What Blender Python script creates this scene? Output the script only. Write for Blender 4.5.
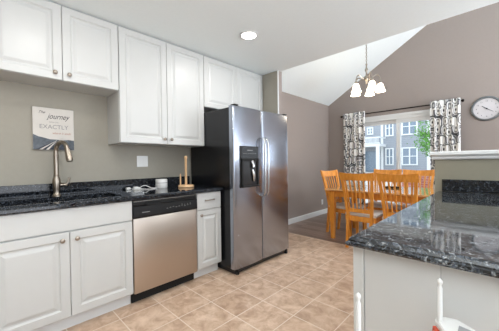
import bpy, bmesh, math, random
from mathutils import Vector, Matrix
from math import sin, cos, pi, radians, sqrt

# ------------------------------------------------------------------ clear
for o in list(bpy.data.objects):
    bpy.data.objects.remove(o, do_unlink=True)
scene = bpy.context.scene
COL = scene.collection

# ------------------------------------------------------------------ camera
YAW, PITCH, ROLL, EYE = 0.7706, -0.0119, -0.0132, 1.1753
fw = Vector((-sin(YAW)*cos(PITCH), cos(YAW)*cos(PITCH), sin(PITCH)))
rt = Vector((cos(YAW), sin(YAW), 0))
up = rt.cross(fw)
r2 = cos(ROLL)*rt + sin(ROLL)*up
u2 = -sin(ROLL)*rt + cos(ROLL)*up
cam_data = bpy.data.cameras.new('camera')
cam_data.sensor_width = 36
cam_data.lens = 36*257.93/499
cam_data.clip_start = 0.02
cam_data.clip_end = 300
cam = bpy.data.objects.new('camera', cam_data)
M = Matrix((r2, u2, -fw)).transposed().to_4x4()
M.translation = Vector((0, 0, EYE))
cam.matrix_world = M
COL.objects.link(cam)
scene.camera = cam

# ------------------------------------------------------------------ world, light, exposure
world = bpy.data.worlds.new('sky')
scene.world = world
world.use_nodes = True
wn = world.node_tree
# daylight: an even bright overcast sky above, sunlit ground light below the horizon
_bg = wn.nodes['Background']
_tc = wn.nodes.new('ShaderNodeTexCoord')
_sx = wn.nodes.new('ShaderNodeSeparateXYZ')
_cr = wn.nodes.new('ShaderNodeValToRGB')
_mr = wn.nodes.new('ShaderNodeMapRange')
_mr.inputs[1].default_value = -0.12
_mr.inputs[2].default_value = 0.12
wn.links.new(_tc.outputs['Generated'], _sx.inputs[0])
wn.links.new(_sx.outputs['Z'], _mr.inputs[0])
wn.links.new(_mr.outputs[0], _cr.inputs[0])
_cr.color_ramp.elements[0].color = (0.93, 0.97, 1.04, 1)
_cr.color_ramp.elements[1].color = (0.50, 0.55, 0.62, 1)
wn.links.new(_cr.outputs[0], _bg.inputs[0])
_bg.inputs[1].default_value = 2.85

def area(name, loc, size, energy, color=(1, 0.95, 0.88), rot=(0, 0, 0), shape='DISK', size_y=None):
    l = bpy.data.lights.new(name, 'AREA')
    l.shape = shape
    l.size = size
    if size_y:
        l.size_y = size_y
    l.energy = energy
    l.color = color
    o = bpy.data.objects.new(name, l)
    o.location = loc
    o.rotation_euler = rot
    COL.objects.link(o)
    return o
# the kitchen's recessed ceiling lamps (the first one is the one in view)
for lx, ly in ((-1.78, 1.85), (-1.55, 0.35), (-0.3, 1.85), (-0.7, 0.9), (-1.4, -1.2)):
    area('downlight_lamp', (lx, ly, 2.415), 0.15, 5, (1, 0.97, 0.94))
# added out-of-view fill lights aimed up to brighten both ceilings
area('ceiling_fill', (0.4, -0.5, 1.6), 1.5, 42, (0.97, 0.98, 1.0), (pi, 0, 0))
area('ceiling_fill', (0.9, 4.2, 1.6), 1.2, 15, (0.95, 0.98, 1.0), (pi, 0, 0))
# added fill light at the dining room's open right side, brightening its left wall
area('side_fill', (3.15, 4.25, 1.5), 1.8, 48, (0.92, 0.97, 1.0), (0, radians(90), 0))
scene.view_settings.view_transform = 'Standard'
scene.view_settings.look = 'None'
scene.view_settings.exposure = 0.46
scene.view_settings.gamma = 1.0
scene.view_settings.use_curve_mapping = False

# ------------------------------------------------------------------ materials
def lin(c):
    c = c/255.0
    return c/12.92 if c <= 0.04045 else ((c+0.055)/1.055)**2.4
def rgb(r, g, b):
    return (lin(r), lin(g), lin(b), 1)
MATS = {}
def newmat(name):
    m = bpy.data.materials.new(name)
    m.use_nodes = True
    nt = m.node_tree
    return m, nt, nt.nodes['Principled BSDF']
def N(nt, typ, **kw):
    n = nt.nodes.new(typ)
    for k, v in kw.items():
        if k.startswith('i_'):
            key = k[2:]
            key = int(key) if key.isdigit() else key
            n.inputs[key].default_value = v
        else:
            setattr(n, k, v)
    return n
def L(nt, a, b):
    nt.links.new(a, b)
def ramp(nt, stops, interp='LINEAR'):
    n = nt.nodes.new('ShaderNodeValToRGB')
    n.color_ramp.interpolation = interp
    e = n.color_ramp.elements
    while len(e) < len(stops):
        e.new(0.5)
    for el, (p, c) in zip(e, stops):
        el.position = p
        el.color = c
    return n
def plain(name, col, rough=0.5, metal=0.0, vary=0.04, scale=8.0, stretch=(1, 1, 1), bump=0.0, emit=None, estr=0, spec=0.5):
    """procedural paint: a base colour with faint noise in colour, optional bump"""
    m, nt, p = newmat(name)
    tc = N(nt, 'ShaderNodeTexCoord')
    mp = N(nt, 'ShaderNodeMapping')
    mp.inputs['Scale'].default_value = stretch
    L(nt, tc.outputs['Object'], mp.inputs['Vector'])
    no = N(nt, 'ShaderNodeTexNoise')
    no.inputs['Scale'].default_value = scale
    no.inputs['Detail'].default_value = 4
    L(nt, mp.outputs[0], no.inputs['Vector'])
    lo = tuple(max(0, c*(1-vary)) for c in col[:3])+(1,)
    hi = tuple(min(1, c*(1+vary)) for c in col[:3])+(1,)
    r = ramp(nt, [(0.3, lo), (0.7, hi)])
    L(nt, no.outputs['Fac'], r.inputs[0])
    L(nt, r.outputs[0], p.inputs['Base Color'])
    p.inputs['Roughness'].default_value = rough
    p.inputs['Metallic'].default_value = metal
    p.inputs['Specular IOR Level'].default_value = spec
    if bump:
        b = N(nt, 'ShaderNodeBump')
        b.inputs['Strength'].default_value = bump
        b.inputs['Distance'].default_value = 0.002
        L(nt, no.outputs['Fac'], b.inputs['Height'])
        L(nt, b.outputs[0], p.inputs['Normal'])
    if emit:
        p.inputs['Emission Color'].default_value = emit
        p.inputs['Emission Strength'].default_value = estr
    MATS[name] = m
    return m

plain('cabinet_white', rgb(199, 200, 198), 0.35, vary=0.01)
plain('cabinet_shadow_gap', rgb(120, 116, 110), 0.6)
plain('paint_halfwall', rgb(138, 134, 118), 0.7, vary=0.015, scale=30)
plain('paint_kitchen', rgb(158, 153, 141), 0.7, vary=0.015, scale=30)
plain('paint_dining', rgb(153, 142, 136), 0.7, vary=0.015, scale=30)
plain('ceiling_white', rgb(238, 246, 248), 0.8, vary=0.01, scale=40)
plain('trim_white', rgb(222, 224, 224), 0.4, vary=0.01)
plain('black_plastic', rgb(16, 16, 18), 0.3)
plain('fridge_side_black', rgb(13, 14, 18), 0.25, bump=0.1, scale=300)
plain('rubber_black', rgb(14, 14, 14), 0.7)
plain('nickel', rgb(160, 150, 138), 0.28, 1.0)
plain('bronze_dark', rgb(46, 40, 38), 0.35, 0.9)
plain('steel_bright', rgb(200, 200, 200), 0.2, 1.0)
plain('white_plastic', rgb(224, 224, 222), 0.35, vary=0.01)
plain('grey_print', rgb(120, 120, 120), 0.6)
plain('light_wood', rgb(224, 184, 140), 0.5, vary=0.12, scale=20, stretch=(1, 1, 0.15))
plain('canvas_paper', rgb(208, 203, 196), 0.8, vary=0.03, scale=12)
plain('print_dark', rgb(52, 52, 58), 0.8)
plain('print_grey', rgb(140, 138, 138), 0.8)
plain('print_rust', rgb(170, 120, 100), 0.8)
plain('print_hill', rgb(92, 98, 105), 0.8, vary=0.35, scale=25)
plain('print_road', rgb(66, 70, 78), 0.8, vary=0.25, scale=30)
plain('cushion_beige', rgb(218, 212, 206), 0.9, vary=0.08, scale=90, bump=0.3)
plain('cushion_red', rgb(196, 84, 62), 0.9, vary=0.35, scale=120, bump=0.4)
plain('siding_blue', rgb(150, 160, 174), 0.7)
plain('window_glass_dark', rgb(120, 135, 150), 0.15)
plain('concrete', rgb(190, 186, 178), 0.9, vary=0.1, scale=3)
plain('grass_ground', rgb(120, 140, 90), 0.9, vary=0.3, scale=4)
plain('bark', rgb(96, 80, 66), 0.9, vary=0.3, scale=10)
plain('leaf', rgb(96, 150, 62), 0.6, vary=0.45, scale=3)
plain('clock_rim', rgb(126, 130, 132), 0.3, 0.7)
plain('clock_face', rgb(206, 202, 204), 0.5)
plain('lamp_shade_glow', rgb(255, 244, 225), 0.4, emit=(1, 0.88, 0.70, 1), estr=5)
plain('downlight_glow', rgb(255, 252, 245), 0.4, emit=(1, 0.96, 0.90, 1), estr=6)
plain('tray_grey', rgb(150, 150, 152), 0.4)
plain('roof_grey', rgb(110, 110, 114), 0.9)

def wood(name, c1, c2, rough, stretch, scale=6, coat=0.0):
    m, nt, p = newmat(name)
    tc = N(nt, 'ShaderNodeTexCoord'); mp = N(nt, 'ShaderNodeMapping')
    mp.inputs['Scale'].default_value = stretch
    L(nt, tc.outputs['Object'], mp.inputs['Vector'])
    no = N(nt, 'ShaderNodeTexNoise'); no.inputs['Scale'].default_value = scale
    no.inputs['Detail'].default_value = 6; no.inputs['Distortion'].default_value = 0.6
    L(nt, mp.outputs[0], no.inputs['Vector'])
    r = ramp(nt, [(0.3, c1), (0.7, c2)])
    L(nt, no.outputs['Fac'], r.inputs[0]); L(nt, r.outputs[0], p.inputs['Base Color'])
    p.inputs['Roughness'].default_value = rough
    p.inputs['Coat Weight'].default_value = coat; p.inputs['Coat Roughness'].default_value = 0.06
    MATS[name] = m
wood('oak', rgb(204, 124, 34), rgb(232, 158, 64), 0.38, (6, 6, 0.8))
wood('oak_top_glare', rgb(220, 160, 96), rgb(238, 186, 126), 0.14, (0.8, 8, 8), 6, 1.0)  # paler copy of the oak, window glare put into the table top's colour

def granite(name, scale=1.0, light=1.0, ior=1.7):
    m, nt, p = newmat(name)
    tc = N(nt, 'ShaderNodeTexCoord')
    n1 = N(nt, 'ShaderNodeTexNoise'); n1.inputs['Scale'].default_value = 34*scale; n1.inputs['Detail'].default_value = 6
    n1.inputs['Roughness'].default_value = 0.7; n1.inputs['Distortion'].default_value = 1.2
    v1 = N(nt, 'ShaderNodeTexVoronoi'); v1.inputs['Scale'].default_value = 75*scale
    L(nt, tc.outputs['Object'], n1.inputs['Vector']); L(nt, tc.outputs['Object'], v1.inputs['Vector'])
    r1 = ramp(nt, [(0.40, rgb(10, 11, 14)), (0.50, rgb(30, 33, 38)), (0.57, rgb(86*light, 92*light, 98*light)), (0.68, rgb(168*light, 170*light, 168*light))])
    L(nt, n1.outputs['Fac'], r1.inputs[0])
    sep = N(nt, 'ShaderNodeSeparateColor'); L(nt, v1.outputs['Color'], sep.inputs[0])
    r2_ = ramp(nt, [(0.0, rgb(8, 9, 11)), (0.55, rgb(20, 23, 30)), (0.80, rgb(52, 60, 74)), (0.93, rgb(112, 120, 130)), (1.0, rgb(190, 190, 184))], 'CONSTANT')
    L(nt, sep.outputs[0], r2_.inputs[0])
    mx = N(nt, 'ShaderNodeMix', data_type='RGBA'); mx.inputs[0].default_value = 0.42
    L(nt, r1.outputs[0], mx.inputs[6]); L(nt, r2_.outputs[0], mx.inputs[7])
    L(nt, mx.outputs[2], p.inputs['Base Color'])
    p.inputs['Roughness'].default_value = 0.05
    p.inputs['IOR'].default_value = ior
    MATS[name] = m
granite('granite', 1.6, 1.18, 1.7)
granite('granite_black', 1.8, 0.5, 1.5)

def stainless(name, base, rough, axis):
    m, nt, p = newmat(name)
    tc = N(nt, 'ShaderNodeTexCoord'); mp = N(nt, 'ShaderNodeMapping')
    mp.inputs['Scale'].default_value = axis
    L(nt, tc.outputs['Object'], mp.inputs['Vector'])
    no = N(nt, 'ShaderNodeTexNoise'); no.inputs['Scale'].default_value = 3; no.inputs['Detail'].default_value = 5
    L(nt, mp.outputs[0], no.inputs['Vector'])
    mr = N(nt, 'ShaderNodeMapRange'); mr.inputs[3].default_value = rough-0.05; mr.inputs[4].default_value = rough+0.07
    L(nt, no.outputs['Fac'], mr.inputs[0]); L(nt, mr.outputs[0], p.inputs['Roughness'])
    p.inputs['Base Color'].default_value = base
    p.inputs['Metallic'].default_value = 1.0
    b = N(nt, 'ShaderNodeBump'); b.inputs['Strength'].default_value = 0.04; b.inputs['Distance'].default_value = 0.001
    L(nt, no.outputs['Fac'], b.inputs['Height']); L(nt, b.outputs[0], p.inputs['Normal'])
    MATS[name] = m
stainless('steel_fridge', rgb(168, 174, 186), 0.22, (1, 1, 120))
stainless('steel_dishwasher', rgb(196, 184, 172), 0.36, (120, 120, 1))
stainless('steel_sink', rgb(205, 203, 200), 0.22, (60, 60, 1))

def tile_floor():
    m, nt, p = newmat('floor_tile')
    tc = N(nt, 'ShaderNodeTexCoord'); mp = N(nt, 'ShaderNodeMapping')
    mp.inputs['Location'].default_value = (2.065+0.31*20, -0.70+0.31*20, 0)
    L(nt, tc.outputs['Object'], mp.inputs['Vector'])
    br = N(nt, 'ShaderNodeTexBrick'); br.offset = 0.0; br.squash = 1.0
    br.inputs['Scale'].default_value = 1; br.inputs['Brick Width'].default_value = 0.31; br.inputs['Row Height'].default_value = 0.31
    br.inputs['Mortar Size'].default_value = 0.004; br.inputs['Mortar Smooth'].default_value = 0.2
    br.inputs['Color1'].default_value = (0, 0, 0, 1); br.inputs['Color2'].default_value = (1, 1, 1, 1)
    L(nt, mp.outputs[0], br.inputs['Vector'])
    n1 = N(nt, 'ShaderNodeTexNoise'); n1.inputs['Scale'].default_value = 9; n1.inputs['Detail'].default_value = 7; n1.inputs['Roughness'].default_value = 0.65
    n1.inputs['Distortion'].default_value = 0.5
    L(nt, tc.outputs['Object'], n1.inputs['Vector'])
    r = ramp(nt, [(0.30, rgb(170, 140, 116)), (0.5, rgb(202, 174, 150)), (0.68, rgb(224, 200, 178))])
    L(nt, n1.outputs['Fac'], r.inputs[0])
    tint = N(nt, 'ShaderNodeMix', data_type='RGBA', blend_type='MULTIPLY'); tint.inputs[0].default_value = 0.35
    r3 = ramp(nt, [(0, rgb(215, 205, 198)), (1, rgb(255, 255, 255))])
    L(nt, br.outputs['Color'], r3.inputs[0])
    L(nt, r.outputs[0], tint.inputs[6]); L(nt, r3.outputs[0], tint.inputs[7])
    mx = N(nt, 'ShaderNodeMix', data_type='RGBA')
    L(nt, br.outputs['Fac'], mx.inputs[0]); L(nt, tint.outputs[2], mx.inputs[6]); mx.inputs[7].default_value = rgb(222, 206, 190)
    L(nt, mx.outputs[2], p.inputs['Base Color'])
    p.inputs['Roughness'].default_value = 0.42
    b = N(nt, 'ShaderNodeBump'); b.inputs['Strength'].default_value = 0.3; b.inputs['Distance'].default_value = 0.003; b.invert = True
    L(nt, br.outputs['Fac'], b.inputs['Height']); L(nt, b.outputs[0], p.inputs['Normal'])
    MATS['floor_tile'] = m
tile_floor()
def plank_floor():
    m, nt, p = newmat('floor_planks')
    tc = N(nt, 'ShaderNodeTexCoord')
    br = N(nt, 'ShaderNodeTexBrick'); br.offset = 0.37
    br.inputs['Scale'].default_value = 1; br.inputs['Brick Width'].default_value = 1.1; br.inputs['Row Height'].default_value = 0.095
    br.inputs['Mortar Size'].default_value = 0.0015
    br.inputs['Color1'].default_value = rgb(126, 104, 92); br.inputs['Color2'].default_value = rgb(158, 134, 120); br.inputs['Mortar'].default_value = rgb(70, 58, 52)
    L(nt, tc.outputs['Object'], br.inputs['Vector'])
    mp = N(nt, 'ShaderNodeMapping'); mp.inputs['Scale'].default_value = (2, 22, 1)
    L(nt, tc.outputs['Object'], mp.inputs['Vector'])
    n1 = N(nt, 'ShaderNodeTexNoise'); n1.inputs['Scale'].default_value = 3; n1.inputs['Detail'].default_value = 6
    L(nt, mp.outputs[0], n1.inputs['Vector'])
    mx = N(nt, 'ShaderNodeMix', data_type='RGBA', blend_type='MULTIPLY'); mx.inputs[0].default_value = 0.5
    r = ramp(nt, [(0.3, (0.55, 0.52, 0.5, 1)), (0.7, (1, 1, 1, 1))])
    L(nt, n1.outputs['Fac'], r.inputs[0])
    L(nt, br.outputs['Color'], mx.inputs[6]); L(nt, r.outputs[0], mx.inputs[7])
    L(nt, mx.outputs[2], p.inputs['Base Color']); p.inputs['Roughness'].default_value = 0.3
    MATS['floor_planks'] = m
plank_floor()
def curtain_mat():
    m, nt, p = newmat('curtain_print')
    uv = N(nt, 'ShaderNodeTexCoord')
    mp = N(nt, 'ShaderNodeMapping'); mp.inputs['Scale'].default_value = (7.0, 6.2, 1)
    L(nt, uv.outputs['UV'], mp.inputs['Vector'])
    v = N(nt, 'ShaderNodeTexVoronoi', voronoi_dimensions='2D', distance='MINKOWSKI'); v.inputs['Scale'].default_value = 1.0
    v.inputs['Exponent'].default_value = 3.0; v.inputs['Randomness'].default_value = 0.75
    L(nt, mp.outputs[0], v.inputs['Vector'])
    sep = N(nt, 'ShaderNodeSeparateColor'); L(nt, v.outputs['Color'], sep.inputs[0])
    # three kinds of printed motif: white discs, white rings, grey discs with a white core
    disc = ramp(nt, [(0.0, rgb(240, 238, 234)), (0.44, rgb(52, 52, 56)), (0.54, rgb(150, 150, 152)), (0.66, rgb(226, 224, 222)), (0.8, rgb(80, 80, 84))], 'CONSTANT')
    ring = ramp(nt, [(0.0, rgb(60, 60, 64)), (0.14, rgb(238, 236, 232)), (0.36, rgb(60, 60, 64)), (0.43, rgb(228, 226, 224)), (0.56, rgb(70, 70, 74))], 'CONSTANT')
    core = ramp(nt, [(0.0, rgb(235, 235, 232)), (0.15, rgb(130, 130, 134)), (0.34, rgb(234, 232, 230)), (0.50, rgb(56, 56, 60)), (0.6, rgb(170, 170, 172))], 'CONSTANT')
    for q in (disc, ring, core):
        L(nt, v.outputs['Distance'], q.inputs[0])
    s1 = N(nt, 'ShaderNodeMath', operation='GREATER_THAN'); s1.inputs[1].default_value = 0.42; L(nt, sep.outputs[0], s1.inputs[0])
    s2 = N(nt, 'ShaderNodeMath', operation='GREATER_THAN'); s2.inputs[1].default_value = 0.55; L(nt, sep.outputs[1], s2.inputs[0])
    m1 = N(nt, 'ShaderNodeMix', data_type='RGBA'); L(nt, s1.outputs[0], m1.inputs[0]); L(nt, disc.outputs[0], m1.inputs[6]); L(nt, ring.outputs[0], m1.inputs[7])
    m2 = N(nt, 'ShaderNodeMix', data_type='RGBA'); L(nt, s2.outputs[0], m2.inputs[0]); L(nt, m1.outputs[2], m2.inputs[6]); L(nt, core.outputs[0], m2.inputs[7])
    L(nt, m2.outputs[2], p.inputs['Base Color']); p.inputs['Roughness'].default_value = 0.9
    MATS['curtain_print'] = m
curtain_mat()
def siding_mat():
    m, nt, p = newmat('lap_siding')
    tc = N(nt, 'ShaderNodeTexCoord'); w = N(nt, 'ShaderNodeTexWave', wave_type='BANDS', bands_direction='Z', wave_profile='SAW')
    w.inputs['Scale'].default_value = 1.6
    L(nt, tc.outputs['Object'], w.inputs['Vector'])
    r = ramp(nt, [(0.0, rgb(146, 151, 158)), (0.85, rgb(156, 160, 167)), (1.0, rgb(126, 131, 138))])
    L(nt, w.outputs['Fac'], r.inputs[0]); L(nt, r.outputs[0], p.inputs['Base Color']); p.inputs['Roughness'].default_value = 0.7
    MATS['lap_siding'] = m
siding_mat()
def brick_mat():
    m, nt, p = newmat('red_brick')
    tc = N(nt, 'ShaderNodeTexCoord'); mp = N(nt, 'ShaderNodeMapping'); mp.inputs['Rotation'].default_value = (pi/2, 0, 0)
    L(nt, tc.outputs['Object'], mp.inputs['Vector'])
    br = N(nt, 'ShaderNodeTexBrick'); br.inputs['Scale'].default_value = 4
    br.inputs['Color1'].default_value = rgb(170, 92, 80); br.inputs['Color2'].default_value = rgb(196, 122, 110); br.inputs['Mortar'].default_value = rgb(200, 180, 172)
    L(nt, mp.outputs[0], br.inputs['Vector']); L(nt, br.outputs['Color'], p.inputs['Base Color']); p.inputs['Roughness'].default_value = 0.9
    MATS['red_brick'] = m
brick_mat()
def glass_mat():
    m = bpy.data.materials.new('clear_glass'); m.use_nodes = True; nt = m.node_tree; nt.nodes.clear()
    out = N(nt, 'ShaderNodeOutputMaterial'); mix = N(nt, 'ShaderNodeMixShader'); fr = N(nt, 'ShaderNodeFresnel'); fr.inputs[0].default_value = 1.25
    t = N(nt, 'ShaderNodeBsdfTransparent'); t.inputs[0].default_value = (0.96, 0.98, 0.98, 1)
    g = N(nt, 'ShaderNodeBsdfGlossy'); g.inputs['Roughness'].default_value = 0.02
    L(nt, fr.outputs[0], mix.inputs[0]); L(nt, t.outputs[0], mix.inputs[1]); L(nt, g.outputs[0], mix.inputs[2]); L(nt, mix.outputs[0], out.inputs[0])
    MATS['clear_glass'] = m
glass_mat()

# ------------------------------------------------------------------ mesh building
def root_loc(o):
    while o.parent is not None:
        o = o.parent
    return Vector(o.location)
class MB:
    def __init__(s):
        s.bm = bmesh.new(); s.smooth = False; s.uv = {}
    def quad(s, pts):
        return s.bm.faces.new([s.bm.verts.new(p) for p in pts])
    def box(s, x0, x1, y0, y1, z0, z1, bev=0.0, seg=2):
        r = bmesh.ops.create_cube(s.bm, size=1.0)
        vs = r['verts']
        for v in vs:
            v.co = Vector(((x0+x1)/2+v.co.x*(x1-x0), (y0+y1)/2+v.co.y*(y1-y0), (z0+z1)/2+v.co.z*(z1-z0)))
        if bev:
            es = list({e for v in vs for e in v.link_edges})
            bmesh.ops.bevel(s.bm, geom=es, offset=bev, segments=seg, affect='EDGES', profile=0.5)
        return s
    def bar(s, a, b, w, d, side=Vector((1, 0, 0)), w2=None, d2=None):
        """square bar from a to b; w along side, d across"""
        a = Vector(a); b = Vector(b); t = (b-a).normalized(); side = Vector(side)
        side = (side - t*side.dot(t)).normalized(); oth = t.cross(side)
        w2 = w if w2 is None else w2; d2 = d if d2 is None else d2
        A = [s.bm.verts.new(a+side*w/2*i+oth*d/2*j) for i, j in ((-1, -1), (1, -1), (1, 1), (-1, 1))]
        B = [s.bm.verts.new(b+side*w2/2*i+oth*d2/2*j) for i, j in ((-1, -1), (1, -1), (1, 1), (-1, 1))]
        s.bm.faces.new(A[::-1]); s.bm.faces.new(B)
        for i in range(4):
            s.bm.faces.new([A[i], A[(i+1) % 4], B[(i+1) % 4], B[i]])
        return s
    def path(s, pts, w, d, side):
        """rectangular section swept along pts (lists of w, d allowed)"""
        pts = [Vector(p) for p in pts]; n = len(pts); side = Vector(side); rings = []
        for i, p in enumerate(pts):
            t = (pts[min(i+1, n-1)]-pts[max(i-1, 0)]).normalized()
            sd = (side - t*side.dot(t)).normalized(); oth = t.cross(sd)
            ww = w[i] if isinstance(w, (list, tuple)) else w; dd = d[i] if isinstance(d, (list, tuple)) else d
            rings.append([s.bm.verts.new(p+sd*ww/2*a+oth*dd/2*b) for a, b in ((-1, -1), (1, -1), (1, 1), (-1, 1))])
        s._skin(rings)
        return s
    def _skin(s, rings, closed=False, caps=True):
        for A, B in zip(rings[:-1], rings[1:]):
            k = len(A)
            for i in range(k):
                s.bm.faces.new([A[i], A[(i+1) % k], B[(i+1) % k], B[i]])
        if closed:
            A, B = rings[-1], rings[0]; k = len(A)
            for i in range(k):
                s.bm.faces.new([A[i], A[(i+1) % k], B[(i+1) % k], B[i]])
        elif caps:
            s.bm.faces.new(rings[0][::-1]); s.bm.faces.new(rings[-1])
    def tube(s, pts, r, n=10, closed=False):
        pts = [Vector(p) for p in pts]; k = len(pts); rings = []; prev = None
        for i, p in enumerate(pts):
            if closed:
                t = (pts[(i+1) % k]-pts[(i-1) % k]).normalized()
            else:
                t = (pts[min(i+1, k-1)]-pts[max(i-1, 0)]).normalized()
            if prev is None:
                ref = Vector((0, 0, 1)) if abs(t.z) < 0.9 else Vector((1, 0, 0))
                a = t.cross(ref).normalized()
            else:
                a = (prev - t*prev.dot(t)).normalized()
            prev = a; b = t.cross(a)
            rr = r[i] if isinstance(r, (list, tuple)) else r
            rings.append([s.bm.verts.new(p+(a*cos(2*pi*j/n)+b*sin(2*pi*j/n))*rr) for j in range(n)])
        s._skin(rings, closed)
        return s
    def cyl(s, a, b, r, n=20, r2=None):
        return s.tube([a, b], [r, r if r2 is None else r2], n)
    def lathe(s, prof, c=(0, 0, 0), axis='Z', n=24):
        """prof: (radius, height) pairs"""
        c = Vector(c); rings = []
        ax = {'Z': (Vector((1, 0, 0)), Vector((0, 1, 0)), Vector((0, 0, 1))), 'X': (Vector((0, 1, 0)), Vector((0, 0, 1)), Vector((1, 0, 0))),
              'Y': (Vector((0, 0, 1)), Vector((1, 0, 0)), Vector((0, 1, 0))), '-Y': (Vector((1, 0, 0)), Vector((0, 0, 1)), Vector((0, -1, 0)))}[axis]
        for r, h in prof:
            rings.append([s.bm.verts.new(c+ax[2]*h+(ax[0]*cos(2*pi*j/n)+ax[1]*sin(2*pi*j/n))*max(r, 1e-4)) for j in range(n)])
        s._skin(rings)
        return s
    def loft_rect(s, x0, x1, y0, y1, steps):
        rings = []
        for i, z in steps:
            rings.append([s.bm.verts.new(p) for p in ((x0+i, y0+i, z), (x1-i, y0+i, z), (x1-i, y1-i, z), (x0+i, y1-i, z))])
        s._skin(rings)
        return s
    def prism(s, poly, ext):
        ext = Vector(ext)
        A = [s.bm.verts.new(p) for p in poly]; B = [s.bm.verts.new(Vector(p)+ext) for p in poly]
        s._skin([A, B])
        return s
    def ring_slab(s, o, h, z0, z1):
        """slab with a rectangular hole; o and h are x0,x1,y0,y1"""
        def r(q, z): return [s.bm.verts.new(p) for p in ((q[0], q[2], z), (q[1], q[2], z), (q[1], q[3], z), (q[0], q[3], z))]
        s._skin([r(o, z0), r(o, z1), r(h, z1), r(h, z0)], closed=True)
        return s
    def door(s, y0, y1, z0, z1, x, t=0.019, fr=0.055):
        """raised-panel door facing +X with its outer plane at x"""
        def r(i, d): return [s.bm.verts.new(p) for p in ((x-d, y0+i, z0+i), (x-d, y1-i, z0+i), (x-d, y1-i, z1-i), (x-d, y0+i, z1-i))]
        s._skin([r(0, t), r(0, 0.003), r(0.003, 0), r(fr, 0), r(fr+0.004, 0.005), r(fr+0.010, 0.010), r(fr+0.020, 0.010), r(fr+0.040, 0.002), r(fr+0.046, 0.001)])
        return s
    def build(s, name, mat, parent=None, smooth=None, loc=None):
        bmesh.ops.recalc_face_normals(s.bm, faces=s.bm.faces)
        me = bpy.data.meshes.new(name)
        if parent is not None:
            sh = root_loc(parent)
        else:
            if loc is None:
                xs = [v.co for v in s.bm.verts]
                sh = Vector(((min(v.x for v in xs)+max(v.x for v in xs))/2, (min(v.y for v in xs)+max(v.y for v in xs))/2, min(v.z for v in xs)))
            else:
                sh = Vector(loc)
        for v in s.bm.verts:
            v.co -= sh
        sm = s.smooth if smooth is None else smooth
        if sm:
            for f in s.bm.faces:
                f.smooth = True
            for e in s.bm.edges:
                if len(e.link_faces) == 2 and e.calc_face_angle(0) > radians(42):
                    e.smooth = False
        s.bm.to_mesh(me); s.bm.free()
        me.materials.append(MATS[mat] if isinstance(mat, str) else mat)
        o = bpy.data.objects.new(name, me)
        COL.objects.link(o)
        if parent is not None:
            o.parent = parent
        else:
            o.location = sh
        return o
def thing(name, label, cat, loc, group=None):
    o = bpy.data.objects.new(name, None); o.empty_display_size = 0.1
    o.location = loc; COL.objects.link(o)
    o['label'] = label; o['category'] = cat
    if group: o['group'] = group
    return o
def tag(o, label, cat, group=None):
    o['label'] = label; o['category'] = cat
    if group: o['group'] = group
    return o
def struct(o):
    o['kind'] = 'structure'
    return o
def text(name, body, size, mat, parent, origin, xdir, ydir, shear=0.0, ext=0.0004, align='CENTER', width=None):
    """lettering laid on a surface: origin, reading direction, up direction"""
    cu = bpy.data.curves.new(name, 'FONT'); cu.body = body; cu.size = size; cu.extrude = ext; cu.align_x = align; cu.align_y = 'CENTER'; cu.shear = shear
    tmp = bpy.data.objects.new('tmp', cu); COL.objects.link(tmp)
    dg = bpy.context.evaluated_depsgraph_get()
    me = bpy.data.meshes.new_from_object(tmp.evaluated_get(dg))
    bpy.data.objects.remove(tmp, do_unlink=True)
    x = Vector(xdir).normalized(); y = Vector(ydir).normalized(); z = x.cross(y)
    sx = 1.0
    if width:
        xs = [v.co.x for v in me.vertices]; sx = width/(max(xs)-min(xs))
    sh = root_loc(parent)
    for v in me.vertices:
        v.co = Vector(origin)+x*v.co.x*sx+y*v.co.y+z*v.co.z-sh
    me.materials.clear(); me.materials.append(MATS[mat]); me.name = name
    o = bpy.data.objects.new(name, me); COL.objects.link(o); o.parent = parent
    return o
def dup_tree(root):
    r = root.copy(); COL.objects.link(r)
    for ch in list(root.children):
        c = ch.copy(); COL.objects.link(c); c.parent = r
        for g in list(ch.children):
            d = g.copy(); COL.objects.link(d); d.parent = c
    return r

# ------------------------------------------------------------------ the setting
WX = -2.79        # kitchen left wall
DX = -2.85        # dining left wall
WY = 5.60         # window wall
CZ = 2.438        # flat ceiling
CE = 2.905        # where the flat ceiling ends
struct(MB().box(WX, 3.2, -2.6, 3.52, -0.10, 0.0).build('floor', 'floor_tile', loc=(0, 0, 0)))
struct(MB().box(DX, 3.2, 3.52, WY, -0.10, 0.0).build('floor_dining', 'floor_planks', loc=(0, 0, 0)))
struct(MB().box(WX-0.12, 3.2, -2.6, CE, CZ, CZ+0.12).build('ceiling', 'ceiling_white'))
struct(MB().box(WX-0.12, WX, -2.6, 2.84, -0.10, CZ).build('wall_left', 'paint_kitchen'))
struct(MB().box(WX-0.12, 3.2, -2.72, -2.6, -0.10, CZ).build('wall_front', 'paint_kitchen'))
struct(MB().box(DX-0.12, DX, 2.92, WY+0.12, -0.10, 2.50).build('wall_left_dining', 'paint_dining'))
# stub wall beside the refrigerator
STX = -2.195
struct(MB().box(DX-0.12, STX, 2.845, 2.93, -0.10, CZ).build('wall_stub', 'paint_kitchen'))
struct(MB().box(STX, STX+0.004, 2.855, 2.93, 0.0, CZ).build('wall_stub_end', 'paint_dining'))
struct(MB().box(STX-0.006, STX+0.006, 2.838, 2.856, 0.0, CZ).build('trim_1', 'trim_white'))
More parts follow.
